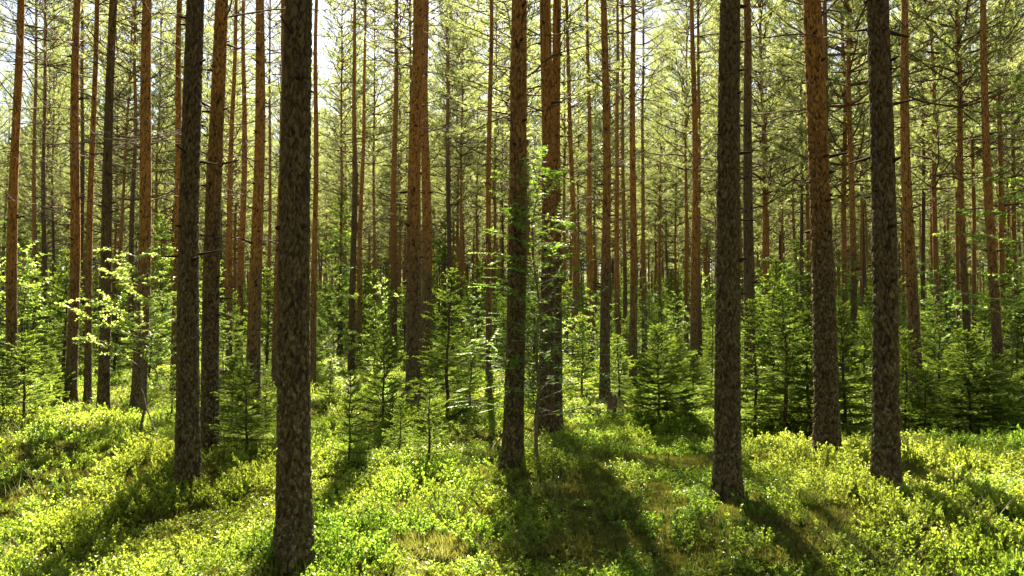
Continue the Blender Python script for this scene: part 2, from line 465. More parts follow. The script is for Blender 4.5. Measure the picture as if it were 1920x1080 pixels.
def crown_mesh(seed, dens=1.0, z0=8.0, wide=1.0, nw=.0105, zfull=0, low=.3):
    """live crown: whorls of curved limbs ending in needle tufts; a few bare dead limbs below"""
    rs = np.random.RandomState(seed); mb = MB()
    NP, ND = [], []
    z = 4.6
    while z < HT - .1:
        live = z > z0 - rs.uniform(0, 1.2)
        k = rs.randint(4, 7) if live else rs.randint(1, 3)
        a0 = rs.uniform(0, 6.28)
        top = (z - z0) / (HT - z0)
        for b_ in range(k):
            a = a0 + b_ * 6.28 / k + rs.uniform(-.4, .4)
            L = (1.75 * (1 - max(top, 0)) ** .62 + .3) * rs.uniform(.6, 1.2) * wide
            if not live: L *= rs.uniform(.35, .8)
            el = (rs.uniform(-.15, .35) if live else rs.uniform(-.35, .7)) + max(top, 0) * .9
            P = curve_pts([0, 0, z], [math.cos(a), math.sin(a), el], L, .25 if live else rs.uniform(-.35, .25), rs, 7, .09)
            r = .007 + .009 * L * (1 if live else .6)
            mb.tube(P, np.linspace(r, .004, len(P)), 4 if live else 3, 'limb' if live else 'dead', False)
            nt_ = int(L * (11 if live else 4))
            tp, td, tt = sample_along(P, nt_, rs, .25, 1)
            for q in range(nt_):
                sv = unit(np.cross(td[q], [0, 0, 1])) * rs.choice([-1, 1])
                dd = unit(td[q] * .7 + sv * rs.uniform(.5, 1.0) + np.array([0, 0, rs.uniform(-.1, .45)]))
                tl = rs.uniform(.18, .5) * (1.15 - .5 * tt[q])
                Q = curve_pts(tp[q], dd, tl, .3 if live else -.1, rs, 3, .12)
                mb.tube(Q, np.linspace(.006 if live else .004, .002, 4), 3, 'limb' if live else 'dead', False)
                if live and rs.rand() < (dens if z > zfull else low):
                    m_ = int(34 * tl / .3)
                    a_, b2, _ = sample_along(Q, m_, rs, .25, 1.0); NP.append(a_); ND.append(b2)
                    NP.append(np.repeat(Q[-1:], 14, 0)); ND.append(np.repeat([unit(Q[-1] - Q[-2])], 14, 0))
            if live and rs.rand() < (1 if z > zfull else low + .2):
                NP.append(np.repeat(P[-1:], 24, 0)); ND.append(np.repeat([unit(P[-1] - P[-2])], 24, 0))
        z += rs.uniform(.28, .5)
    mb.needles(np.concatenate(NP), np.concatenate(ND), .075, nw, 'pine', (.35, 1.25), rs)
    return mb.mesh('pine_crown')

CROWN_SPEC = 0
CROWNS = [crown_mesh(100 + k, dens=.95, z0=zz, wide=ww) for k, (zz, ww) in enumerate([(6.2, 1.2), (7.2, 1.1), (5.4, 1.25), (6.6, 1.35), (8.0, 1.05)])]
THIN = [crown_mesh(150 + k, dens=.9, z0=9.0 + .5 * k, wide=.9, zfull=13.2, low=.42) for k in range(3)]
SMALL = [crown_mesh(180 + k, dens=.7, z0=11.5 + k, wide=.62, zfull=14.2, low=.3) for k in range(2)]
SMALL_PX = {476, 517, 660, 673, 776, 799, 1187, 1135, 1107, 1078, 445, 449, 429, 588, 328, 915, 1302, 1161, 1716, 1562, 1583}
print('crown tris', [len(c.polygons) for c in CROWNS + THIN])

def dead_branch_mesh(seed):
    rs = np.random.RandomState(seed); mb = MB()
    L = rs.uniform(.7, 1.7)
    P = curve_pts([0, 0, 0], [1, 0, rs.uniform(-.1, .5)], L, rs.uniform(-.5, .5), rs, 9, .09)
    mb.tube(P, np.linspace(.011, .003, len(P)), 5, 'dead', False)
    for q in range(rs.randint(5, 11)):
        tp, td, tt = sample_along(P, 1, rs, .2, 1)
        dd = unit(td[0] * .8 + np.array([0, rs.choice([-1, 1]) * rs.uniform(.4, .9), rs.uniform(-.3, .3)]))
        Q = curve_pts(tp[0], dd, rs.uniform(.15, .55), rs.uniform(-.3, .4), rs, 4, .12)
        mb.tube(Q, np.linspace(.005, .002, 5), 3, 'dead', False)
    return mb.mesh('dead_branch')
DEAD = [dead_branch_mesh(300 + k) for k in range(8)]

# px/py of the visible foot (py None: hidden, then depth), px where it leaves the frame top, width in px low down, bark, word
T_ = [
 ('A', 553, 1026, None, 563, 61, 'grey', 'thickest pine trunk, rough grey plates with lichen, nearest to the camera'),
 ('B', 354, 897, None, 361, 40, 'grey', 'dark grey-brown pine trunk standing just left of the thickest trunk, shadow falling left'),
 ('C', 395, 820, None, 411, 31, 'mid', 'orange-topped pine close behind the dark trunk left of the thickest one'),
 ('D', 960, 866, None, 979, 37, 'mid', 'central pine, dark below and orange-brown above, behind the tall thin rowan sapling'),
 ('E', 1362, 923, None, 1368, 47, 'grey', 'thick dark grey pine, nearest large trunk right of centre'),
 ('F', 1551, 850, None, 1533, 43, 'mid', 'warm brown smooth-looking pine left of the rough grey right-hand trunk'),
 ('G', 1658, 903, None, 1643, 46, 'grey', 'rough grey pine, the rightmost large foreground trunk, leaning slightly left'),
 ('H', 258, 780, None, 273, 26, 'orange', 'orange pine rising behind the pale leafy birch sapling'),
 ('I', 193, 775, None, 215, 21, 'grey', 'thin dark pine left of the pale leafy birch sapling, base in sunny bilberry'),
 ('J', 1022, 825, None, 1019, 30, 'mid', 'left one of two close-set pines behind the rowan sapling'),
 ('K', 1041, 800, None, 1043, 22, 'mid', 'right one of two close-set pines behind the rowan sapling'),
 ('L', 776, 745, None, 779, 33, 'mid', 'broad brown pine of the close pair left of centre'),
 ('L2', 799, None, 17.5, 799, 22, 'mid', 'narrower pine tucked right behind the broad brown pine left of centre'),
 ('M', 476, None, 13.5, 482, 26, 'orange', 'reddish brown pine above the small dark spruce left of the thickest trunk'),
 ('O', 131, 750, None, 150, 20, 'orange', 'orange pine with dark knots, third large trunk from the left edge'),
 ('P', 165, 752, None, 184, 13, 'orange', 'very slender bright orange pine beside the thin dark pine at left'),
 ('Q', 23, None, 13.5, 44, 20, 'orange', 'leftmost large pine, orange, at the left edge of the photo'),
 ('Z', 328, 737, None, 341, 15, 'orange', 'orange-brown pine peeping out left of the dark grey-brown trunk'),
 ('AL', 915, 742, None, 916, 12, 'orange', 'slim straight orange pine left of the central trunk'),
 ('AU', 1135, 755, None, 1130, 20, 'mid', 'dark brown pine standing just behind the broken stump'),
 ('BR', 1716, None, 13.8, 1701, 22, 'orange', 'bright orange pine right of the rough grey right-hand trunk'),
 ('BX', 1873, None, 14.5, 1848, 18, 'orange', 'brown-orange pine beside the sunlit birch leaves at the right edge'),
 ('BD', 1302, 712, None, 1297, 15, 'orange', 'orange pine just right of the wide dark young spruce'),
 ('BH', 1405, None, 14.5, 1396, 22, 'grey', 'greyish pine peeping out right of the thick dark grey trunk'),
 ('AY', 1187, 730, None, 1185, 15, 'orange', 'orange-brown pine just left of the wide dark young spruce'),
]
U_ = [ (957, 19.5, 962, 8, 'orange'),  # slender trees further in: px at y=650, depth, px top, width px low, bark
 (449, 20, 457, 14, 'orange'), (66, 24, 71, 9, 'mid'), (83, 22, 87, 10, 'grey'), (100, 35, 104, 6, 'grey'), (148, 25, 153, 10, 'grey'),
 (192, 32, 203, 6, 'orange'), (222, 30, 249, 8, 'orange'), (243, 22, 256, 11, 'grey'), (291, 32, 303, 7, 'orange'), (384, 35, 390, 6, 'orange'),
 (429, 18, 444, 12, 'orange'), (517, 16, 529, 14, 'orange'), (501, 28, 508, 8, 'orange'), (588, 16, 594, 12, 'orange'), (639, 30, 641, 7, 'mid'),
 (660, 22.5, 666, 14, 'grey'), (673, 23.5, 686, 11, 'orange'), (700, 32, 703, 7, 'orange'), (737, 24, 744, 15, 'mid'), (767, 24, 769, 8, 'grey'),
 (841, 35, 842, 8, 'mid'), (857, 37, 857, 7, 'orange'), (865, 33, 868, 6, 'mid'), (928, 35, 931, 7, 'mid'), (941, 40, 942, 5, 'grey'),
 (1078, 19, 1062, 12, 'orange'), (1058, 32, 1058, 7, 'orange'), (1087, 38, 1084, 6, 'orange'), (1107, 20, 1101, 12, 'orange'), (1117, 40, 1116, 6, 'mid'),
 (1144, 36, 1143, 6, 'grey'), (1161, 22, 1158, 11, 'orange'), (1171, 24, 1168, 9, 'mid'), (1208, 28, 1206, 9, 'orange'), (1236, 45, 1233, 5, 'mid'),
 (1268, 42, 1267, 5, 'orange'), (1288, 30, 1287, 8, 'orange'), (1313, 24, 1309, 10, 'orange'), (1343, 38, 1340, 5, 'orange'), (1389, 27, 1386, 8, 'orange'),
 (1434, 22, 1426, 12, 'orange'), (1468, 40, 1467, 5, 'orange'), (1504, 26, 1499, 8, 'grey'), (1514, 26, 1513, 9, 'orange'), (1562, 16, 1548, 14, 'grey'),
 (1583, 20, 1577, 12, 'orange'), (1603, 17, 1591, 13, 'mid'), (1616, 34, 1610, 6, 'orange'), (1695, 34, 1689, 7, 'orange'), (1731, 26, 1726, 9, 'grey'),
 (1758, 24, 1746, 11, 'orange'), (1814, 17, 1796, 14, 'mid'), (1799, 28, 1790, 8, 'orange'), (1828, 25, 1814, 9, 'orange'), (1888, 24, 1874, 12, 'orange'), (1910, 26, 1896, 10, 'mid'),
]
PINES = []      # (x, y, obj, family)
def make_pine(x, y, topx, wpx, bark, seed, level, crown=None, cs=1.0, small=False):
    e = bpy.data.objects.new('pine_tree', None); COL.objects.link(e)
    z = gz(x, y); e.location = (x, y, z)
    e.empty_display_size = .3
    R = .5 * wpx * y / F / 1.02
    R = min(max(R, .06), .16)
    if topx is not None:
        X1, _, Z1 = at_depth(topx, 0, y)
        e.rotation_euler = (rnd.uniform(-.006, .006), math.atan2(X1 - x, Z1 - z), 0)
    me = trunk_mesh(R, ('barkn_' if level < 2 else 'bark_') + bark, seed, level)
    link('trunk', me, e)
    cset = SMALL if small else THIN if y < 29 else CROWNS
    c = link('crown', CROWNS[crown] if crown is not None else cset[seed % len(cset)], e)
    c.rotation_euler.z = rnd.uniform(0, 6.28); c.scale = (cs, cs, 1)
    nb = {0: 4, 1: 9, 2: 7}[level]
    if y > 30: nb = 4
    for k in range(nb):
        zb = rnd.uniform(3.4 if y > 9 else 4.5, 7.5); t = rnd.uniform(0, 6.28)
        b_ = link('dead_branch', DEAD[rnd.randrange(8)], e)
        b_.location = (0, 0, zb); b_.rotation_euler = (0, rnd.uniform(-.2, .15), t)
        s_ = rnd.uniform(.7, 1.15); b_.scale = (s_, s_, s_)
    return e

seed = 1
named = {}
for (nm, px, py, dep, topx, wpx, bark, lab) in T_:
    if py is not None:
        x, y = on_ground(px, py, .1)
    else:
        x, y, _ = at_depth(px, 690, dep)
    e = make_pine(x, y, topx, wpx, bark, seed, 0 if y < 11 else 1, small=px in SMALL_PX, cs=1.45 if px == 957 else 1.0)
    tag(e, lab, 'pine tree', 'tall pines of the stand'); named[nm] = (x, y); seed += 1
    PINES.append([x, y, e, 'named'])
for (px, dep, topx, wpx, bark) in U_:
    x, y, _ = at_depth(px, 650, dep)
    e = make_pine(x, y, topx, wpx, bark, seed, 1 if y < 24 else 2, crown=(seed % 5) if (px > 1380 and dep > 16) or px < 60 or px == 957 else None, small=px in SMALL_PX, cs=1.45 if px == 957 else 1.0); seed += 1
    if y >= 24: e.scale = (1, 1, 1.18)
    PINES.append([x, y, e, bark]); e['group'] = 'tall pines of the stand'

# deeper pines: shared trunk meshes
FT = [trunk_mesh(r, 'bark_' + b_, 900 + k, 2) for k, (r, b_) in enumerate([(.09, 'orange'), (.11, 'orange'), (.1, 'mid'), (.12, 'grey'), (.085, 'mid'), (.1, 'orange')])]
occ = [(p[0], p[1]) for p in PINES]
def free(x, y, r): return all((x - a) ** 2 + (y - b_) ** 2 > r * r for a, b_ in occ)
far = []
tries = 0
while len(far) < 205 and tries < 40000:
    tries += 1
    y = 26 + 46 * math.sqrt(rnd.random()) if rnd.random() < .9 else rnd.uniform(26, 40)
    x = rnd.uniform(-.74, .74) * y
    if y < 36 and free(x, y, 3.4) is False: continue
    if not free(x, y, 2.5): continue
    if y < 34 and rnd.random() < .2: continue
    occ.append((x, y)); far.append((x, y))
for (x, y) in far:
    e = bpy.data.objects.new('pine_tree', None); COL.objects.link(e); e.location = (x, y, gz(x, y)); e.empty_display_size = .3
    e.rotation_euler = (rnd.gauss(0, .01), rnd.gauss(0, .012), rnd.uniform(0, 6.28))
    s_ = rnd.uniform(1.08, 1.3); q = rnd.uniform(.85, 1.2)
    k = rnd.randrange(6)
    t = link('trunk', FT[k], e); t.scale = (q, q, s_)
    kc = rnd.randrange(15); c = link('crown', THIN[kc % 3] if y < 34 and -7 < x < 3.5 else CROWNS[kc % 5], e); c.scale = (q, q, s_)
    e['group'] = 'tall pines of the stand'
    PINES.append([x, y, e, 'far'])

# labels that single out each slender and each distant pine by its place between the big trunks
marks = sorted([(screen_x(named[k][0], named[k][1], 3.0), t) for k, t in
   (('O', 'knotty orange trunk'), ('B', 'dark left trunk'), ('A', 'thickest trunk'), ('L', 'broad brown pair'), ('D', 'central trunk'),
    ('E', 'thick dark right trunk'), ('F', 'warm brown right trunk'), ('G', 'rough grey rightmost trunk'))])
ORD = ['first', 'second', 'third', 'fourth', 'fifth', 'sixth', 'seventh', 'eighth', 'ninth', 'tenth', 'eleventh', 'twelfth', 'thirteenth', 'fourteenth', 'fifteenth', 'sixteenth', 'seventeenth', 'eighteenth', 'nineteenth', 'twentieth'] + ['%dth' % q for q in range(21, 90)]
WORD = dict(orange='slender orange', mid='slender brown', grey='slender grey-brown', far='distant thin')
bins = {}
for (x, y, e, fam) in PINES:
    if fam == 'named': continue
    sx = screen_x(x, y, 3.0); bi = sum(sx > m_[0] for m_ in marks)
    bins.setdefault((fam, bi), []).append((sx, e))
for (fam, bi), L in bins.items():
    L.sort(key=lambda q: q[0])
    if bi == 0: where = 'left of the ' + marks[0][1]
    elif bi == len(marks): where = 'right of the ' + marks[-1][1]
    else: where = 'between the %s and the %s' % (marks[bi - 1][1], marks[bi][1])
    for q, (sx, e) in enumerate(L):
        o_ = ORD[q] + ' '
        if bi in (0, len(marks)):
            lab = '%s pine, %sfrom the left among those %s' % (WORD[fam], o_, where)
        else:
            lab = '%s%s pine counting rightward %s' % (o_, WORD[fam], where)
        tag(e, lab.replace('between the ', 'between ').replace(' and the ', ' and '), 'pine tree')

# ------------------------------------------------------------------ instancing of uncountable stuff
def scatter(name, src, pts, idx, rot, scl, label, parent_kind='stuff'):
    coll = bpy.data.collections.new(name + '_sources')
    for k, me in enumerate(src):
        o = bpy.data.objects.new('%s_%02d' % (name, k), me); coll.objects.link(o)
    me = bpy.data.meshes.new(name); me.vertices.add(len(pts)); me.vertices.foreach_set('co', np.asarray(pts, np.float32).ravel())
    a = me.attributes.new('idx', 'INT', 'POINT'); a.data.foreach_set('value', np.asarray(idx, np.int32))
    a = me.attributes.new('rot', 'FLOAT_VECTOR', 'POINT'); a.data.foreach_set('vector', np.asarray(rot, np.float32).ravel())
    a = me.attributes.new('scl', 'FLOAT_VECTOR', 'POINT'); a.data.foreach_set('vector', np.asarray(scl, np.float32).ravel())
    o = link(name, me)
    g = bpy.data.node_groups.new(name, 'GeometryNodeTree')
    g.interface.new_socket('Geometry', in_out='INPUT', socket_type='NodeSocketGeometry')
    g.interface.new_socket('Geometry', in_out='OUTPUT', socket_type='NodeSocketGeometry')
    gi = g.nodes.new('NodeGroupInput'); go = g.nodes.new('NodeGroupOutput')
    iop = g.nodes.new('GeometryNodeInstanceOnPoints'); ci = g.nodes.new('GeometryNodeCollectionInfo')
    ci.inputs['Collection'].default_value = coll; ci.inputs['Separate Children'].default_value = True; ci.inputs['Reset Children'].default_value = True
    iop.inputs['Pick Instance'].default_value = True
    g.links.new(gi.outputs[0], iop.inputs['Points']); g.links.new(ci.outputs[0], iop.inputs['Instance'])
    for nm_, dt, sock in (('idx', 'INT', 'Instance Index'), ('rot', 'FLOAT_VECTOR', 'Rotation'), ('scl', 'FLOAT_VECTOR', 'Scale')):
        na = g.nodes.new('GeometryNodeInputNamedAttribute'); na.data_type = dt; na.inputs['Name'].default_value = nm_
        if sock == 'Rotation':
            er = g.nodes.new('FunctionNodeEulerToRotation'); g.links.new(na.outputs['Attribute'], er.inputs[0]); g.links.new(er.outputs[0], iop.inputs[sock])
        else:
            g.links.new(na.outputs['Attribute'], iop.inputs[sock])
    g.links.new(iop.outputs[0], go.inputs[0])
    md = o.modifiers.new('scatter', 'NODES'); md.node_group = g
    tag(o, label, kind=parent_kind)
    return o

# far-off wood behind the counted pines
def merged_tree(k):
    """one far tree as a single mesh (trunk and crown)"""
    rs = np.random.RandomState(700 + k)
    src = CROWNS[k]; mb = MB()
    n = len(src.vertices); V = np.empty(n * 3, np.float32); src.vertices.foreach_get('co', V)
    me = src.copy(); me.name = 'far_tree'
    import bmesh
    bm = bmesh.new(); bm.from_mesh(me)
    nm0 = len(me.materials); me.materials.append(M['bark_orange' if k % 2 else 'bark_mid'])
    rings = []
    for z in np.arange(0, HT, 1.5):
        r = float(profile(z, .11)); rings.append([bm.verts.new((r * math.cos(t), r * math.sin(t), z)) for t in np.arange(8) * math.pi / 4])
    for a, b_ in zip(rings, rings[1:]):
        for q in range(8):
            f = bm.faces.new((a[q], a[(q + 1) % 8], b_[(q + 1) % 8], b_[q])); f.material_index = nm0
    bm.to_mesh(me); bm.free(); return me
fp = []
g_ = random.Random(5)
while len(fp) < 1500:
    y = g_.uniform(66, 170); x = g_.uniform(-.95, .95) * y
    if y < 74 and not free(x, y, 2.6): continue
    if y < 72 and g_.random() < .5: continue
    fp.append((x, y, gz(x, y)))
# the stand also closes in behind and beside the viewpoint
for _ in range(420):
    a = g_.uniform(0, 6.28); r = 5 + 38 * g_.random() ** .8; x, y = r * math.cos(a), r * math.sin(a)
    if abs(x) > .8 * y + 4.5 and math.hypot(x, y) > 6: fp.append((x, y, gz(x, y)))
nf_ = len(fp)
ft_src = [merged_tree(k) for k in range(5)]
sv = np.array([[g_.uniform(.85, 1.2)] * 2 + [g_.uniform(1.05, 1.3)] for _ in range(nf_)])
scatter('distant_pine_wood', ft_src, fp, [g_.randrange(5) for _ in range(nf_)], [[g_.gauss(0, .01), g_.gauss(0, .01), g_.uniform(0, 6.28)] for _ in range(nf_)], sv,
        'far-off pine wood closing the view behind the stand')

# ------------------------------------------------------------------ young spruces
def spruce_parts(H, R, seed, nl, nw, per_m, fresh=.35, gap=.11, tw=1.0, base=.06, twigs=26):
    rs = np.random.RandomState(seed)
    st = MB()
    zs = np.linspace(-.05, H, 14); wob = np.cumsum(rs.normal(0, .004 * H, (14, 2)), 0); wob[0] = 0
    SP = np.column_stack([wob, zs]); st.tube(SP, np.linspace(.011 * H + .006, .003, 14), 7, 'spruce_bark')
    br = MB(); fo = br
    z = base * H + .03
    lop = rs.uniform(0, 6.28); gapa = rs.uniform(0, 6.28)
    while z < H * .97:
        t = z / H
        k = rs.randint(4, 7)
        a0 = rs.uniform(0, 6.28)
        cx = np.interp(z, zs, wob[:, 0]); cy_ = np.interp(z, zs, wob[:, 1])
        for b_ in range(k):
            a = a0 + b_ * 6.28 / k + rs.uniform(-.3, .3)
            L = R * (1 - t) ** .8 * rs.uniform(.5, 1.15) + .05 * H ** .5
            L *= 1 + .2 * math.cos(a - lop - z * 1.5)
            if rs.rand() < .05 + .25 * (math.cos(a - gapa + z * 3) > .8): continue
            el = -.18 + .75 * t + rs.uniform(-.1, .1)
            P = curve_pts([cx, cy_, z], [math.cos(a), math.sin(a), el], L, .35, rs, 7, .04)
            br.tube(P, np.linspace(.004 + .006 * L, .002, len(P)), 3, 'spruce_bark', False)
            NP, ND, FP, FD = [], [], [], []
            n_ = int(L * per_m * 1.3); a_, d_, _t = sample_along(P, n_, rs, .12, .85); NP.append(a_); ND.append(d_)
            n_ = int(L * per_m * .3); a_, d_, _t = sample_along(P, n_, rs, .85, 1); FP.append(a_); FD.append(d_)
            nt_ = max(3, int(L * twigs))
            tp, td, tt = sample_along(P, nt_, rs, .12, .95)
            for q in range(nt_):
                side = unit(np.cross(td[q], [0, 0, 1])) * (1 if q % 2 else -1)
                dd = unit(td[q] * .75 + side * .8 + np.array([0, 0, rs.uniform(-.22, .1)]))
                tl = min(L * .5, .42) * (1.05 - .75 * tt[q]) * rs.uniform(.6, 1.15) * tw
                Q = curve_pts(tp[q], dd, tl, rs.uniform(-.2, .1), rs, 3, .07)
                n_ = max(4, int(tl * per_m)); a_, d_, u = sample_along(Q, n_, rs, .0, 1)
                fr = u > 1 - fresh * rs.uniform(.5, 1.2)
                NP.append(a_[~fr]); ND.append(d_[~fr]); FP.append(a_[fr]); FD.append(d_[fr])
                br.tube(Q, [.0022, .002, .0016, .001], 3, 'spruce_bark', False)
            br.needles(np.concatenate(NP), np.concatenate(ND), nl, nw, 'spruce', (.5, 1.15), rs)
            br.needles(np.concatenate(FP), np.concatenate(FD), nl * .9, nw, 'fresh', (.4, .95), rs)
        z += gap * H ** .5 * rs.uniform(.75, 1.25) * (1 - .35 * t)
    # leader
    P = np.array([SP[-2], SP[-1]])
    a_, d_, _t = sample_along(P, int(per_m * H * .08 * 2), rs); br.needles(a_, d_, nl, nw, 'fresh', (.4, 1.0), rs)
    return st.mesh('spruce_stem', True), br.mesh('spruce_foliage')

SPR = {
 'sparse': [spruce_parts(1.5, .56, 21, .019, .0075, 620, .8, .11, 1.15, .08, 24), spruce_parts(1.5, .48, 22, .019, .0075, 580, .8, .12, 1.15, .08, 22)],
 'bushy': [spruce_parts(1.6, .62, 23, .017, .007, 760, .3, .085, 1.15, .03, 34), spruce_parts(1.6, .66, 24, .017, .007, 760, .4, .085, 1.15, .03, 34), spruce_parts(1.6, .55, 28, .017, .007, 720, .5, .095, 1.1, .03, 26)],
 'dense': [spruce_parts(1.6, .85, 31, .019, .008, 700, .3, .075, 1.1, .02, 32)],
 'tall': [spruce_parts(3.0, .9, 25, .024, .012, 460, .65, .115, 1.1, .03, 22), spruce_parts(3.0, .95, 26, .024, .011, 430, .3, .115, 1.1, .03, 22)],
 'big': [spruce_parts(6.0, 1.35, 27, .055, .022, 110, .2, .13, 1.15, .03, 12), spruce_parts(6.0, 1.2, 29, .055, .022, 110, .2, .14, 1.15, .03, 12)],
}
HN = dict(sparse=1.5, bushy=1.6, dense=1.6, tall=3.0, big=6.0)
print('spruce tris', {k: [len(b_.polygons) for a, b_ in v] for k, v in SPR.items()})
def spruce(px, py, H, kind, var, label, group='young spruces under the pines', wide=1.0, dep=None):
    if dep is None: x, y = on_ground(px, py, .05)
    else: x, y, _ = at_depth(px, 650, dep)
    e = bpy.data.objects.new('young_spruce', None); COL.objects.link(e); e.empty_display_size = .2
    e.location = (x, y, gz(x, y) - .01); e.rotation_euler.z = rnd.uniform(0, 6.28)
    v = SPR[kind][var % len(SPR[kind])]; s_ = H / HN[kind]
    for nm, me in (('trunk', v[0]), ('crown', v[1])):
        o = link(nm, me, e); o.scale = (s_ * wide, s_ * wide, s_)
    tag(e, label, 'spruce', group)
    occ.append((x, y))
    return e
S_ = [
 (715, 806, 1.60, 'sparse', 0, 'sparse sunlit young spruce with thin bare stem, left of centre in the clearing', 1.0),
 (652, 872, .95, 'sparse', 1, 'thin small spruce seedling just right of the thickest trunk', .9),
 (802, 868, .85, 'sparse', 1, 'small feathery spruce seedling right of the sparse sunlit spruce', 1.2),
 (750, 850, .65, 'bushy', 2, 'low bushy spruce seedling at the foot of the sparse sunlit spruce', 1.1),
 (735, 835, .8, 'sparse', 1, 'knee-high spruce seedling beside the stem of the sparse sunlit spruce', 1.1),
 (840, 775, 2.45, 'tall', 0, 'tall narrow green spruce right of the broad brown pine pair', 1.1),
 (882, 765, 1.5, 'bushy', 2, 'young spruce close right of the tall narrow green spruce', 1.0),
 (1236, 792, 1.55, 'dense', 0, 'wide dark young spruce standing alone behind the sunny clearing', 1.0),
 (1300, 765, 1.1, 'bushy', 1, 'small sunlit spruce right behind the wide dark young spruce', 1.1),
 (1335, 750, 1.3, 'bushy', 2, 'bright small spruce left of the thick dark grey trunk', 1.1),
 (1472, 815, 2.35, 'tall', 1, 'large dark spruce filling the gap left of the warm brown trunk', 1.15),
 (1415, 800, 2.0, 'tall', 0, 'dark spruce just right of the thick dark grey trunk', 1.1),
 (1515, 800, 1.8, 'bushy', 1, 'dark spruce tucked against the left side of the warm brown trunk', 1.1),
 (1585, 800, 1.9, 'bushy', 0, 'shaded spruce between the warm brown trunk and the rough grey trunk', 1.0),
 (1625, 790, 2.0, 'tall', 1, 'tall spruce with its stem hidden behind the rough grey trunk', .9),
 (1700, 805, 1.6, 'bushy', 2, 'green spruce just right of the rough grey trunk', 1.0),
 (1762, 790, 1.75, 'sparse', 0, 'thin-stemmed spruce in the sunlit spruce clump on the right', 1.2),
 (1822, 812, 1.6, 'dense', 0, 'brightest and widest spruce of the sunlit clump on the right', 1.15),
 (1735, 815, 1.05, 'bushy', 0, 'low dark spruce at the front of the clump on the right', 1.3),
 (1868, 805, 1.3, 'bushy', 2, 'small spruce at the right end of the sunlit clump', 1.1),
 (1925, 790, 1.9, 'tall', 0, 'spruce cut by the right edge of the photo', 1.1),
 (48, 797, 1.15, 'sparse', 0, 'sunlit small spruce near the left edge in front of pines', 1.25),
 (4, 792, 1.2, 'bushy', 2, 'small spruce cut by the left edge of the photo', 1.1),
 (92, 760, 1.0, 'bushy', 1, 'small spruce behind the sunlit one near the left edge', 1.1),
 (462, 848, 1.0, 'bushy', 0, 'small dark spruce between the orange-topped pine and the thickest trunk', 1.15),
 (498, 815, .9, 'bushy', 2, 'small spruce half hidden left of the thickest trunk', 1.1),
 (435, 800, 1.1, 'bushy', 1, 'green spruce right behind the orange-topped pine', 1.0),
 (320, 790, .9, 'sparse', 1, 'thin spruce seedling left of the dark grey-brown trunk', 1.1),
 (618, 760, .9, 'bushy', 2, 'small spruce right behind the thickest trunk', 1.0),
 (1000, 780, 1.0, 'bushy', 1, 'small spruce in the gap between the central trunk and the close pair', 1.0),
 (1092, 745, 1.7, 'bushy', 2, 'young spruce right of the two close-set pines', 1.0),
 (1160, 745, 1.3, 'bushy', 1, 'small bright spruce behind the broken stump', 1.2),
 (925, 780, .8, 'sparse', 0, 'short spruce seedling left of the central trunk base', 1.1),
]
for k, (px, py, H, kind, var, lab, wd) in enumerate(S_):
    spruce(px, py, H, kind, var, lab, wide=wd)
# understorey further in
BACK = [(300, 23, 5.2, 'big'), (120, 20, 3.6, 'tall'), (215, 21, 3.0, 'tall'), (45, 19, 3.4, 'tall'), (280, 18, 2.4, 'tall'), (390, 25, 4.5, 'big'), (160, 28, 6.0, 'big'),
        (15, 26, 6.0, 'big'), (500, 24, 3.4, 'tall'), (555, 22, 2.8, 'tall'), (635, 30, 7.0, 'big'), (560, 34, 6.0, 'big'), (700, 22, 2.4, 'tall'), (760, 26, 3.0, 'tall'),
        (835, 30, 6.0, 'big'), (930, 22, 2.6, 'tall'), (1000, 26, 3.6, 'tall'), (1065, 21, 2.8, 'tall'), (1130, 26, 2.4, 'tall'), (1180, 22, 1.6, 'tall'), (1240, 28, 2.4, 'tall'),
        (1275, 20, 1.5, 'tall'), (1335, 24, 2.2, 'tall'), (1400, 20, 3.6, 'tall'), (1450, 17, 3.2, 'tall'), (1530, 20, 3.4, 'tall'), (1590, 24, 2.6, 'tall'), (1640, 21, 2.9, 'tall'),
        (1690, 18, 1.9, 'tall'), (1750, 22, 2.3, 'tall'), (1800, 18, 1.6, 'tall'), (1850, 19, 2.2, 'tall'), (1905, 21, 3.2, 'tall'), (430, 19, 2.3, 'tall'), (345, 30, 5.5, 'big'),
        (895, 27, 3.4, 'tall'), (970, 33, 4.5, 'big'), (1300, 33, 4.2, 'big'), (1500, 30, 5.0, 'big'), (1670, 30, 5.0, 'big'), (1780, 32, 5.5, 'big'), (1890, 30, 5.6, 'big'), (720, 34, 4.6, 'big'), (70, 33, 6.5, 'big'), (250, 35, 6.5, 'big')]
bl = {}
for k, (px, dep, H, kind) in enumerate(BACK):
    e = spruce(px, None, H, kind, k, 'x', 'spruces of the understorey', wide=1.1, dep=dep)
    bi = sum(px > m_[0] for m_ in marks); bl.setdefault((kind, bi), []).append((px, e))
for (kind, bi), L in bl.items():
    L.sort(key=lambda q: q[0])
    if bi == 0: where = 'left of ' + marks[0][1]
    elif bi == len(marks): where = 'right of ' + marks[-1][1]
    else: where = 'between %s and %s' % (marks[bi - 1][1], marks[bi][1])
    for q, (sx, e) in enumerate(L):
        e['label'] = '%s %s spruce counting rightward %s' % (ORD[q], 'dark background' if kind == 'big' else 'mid-distance', where)

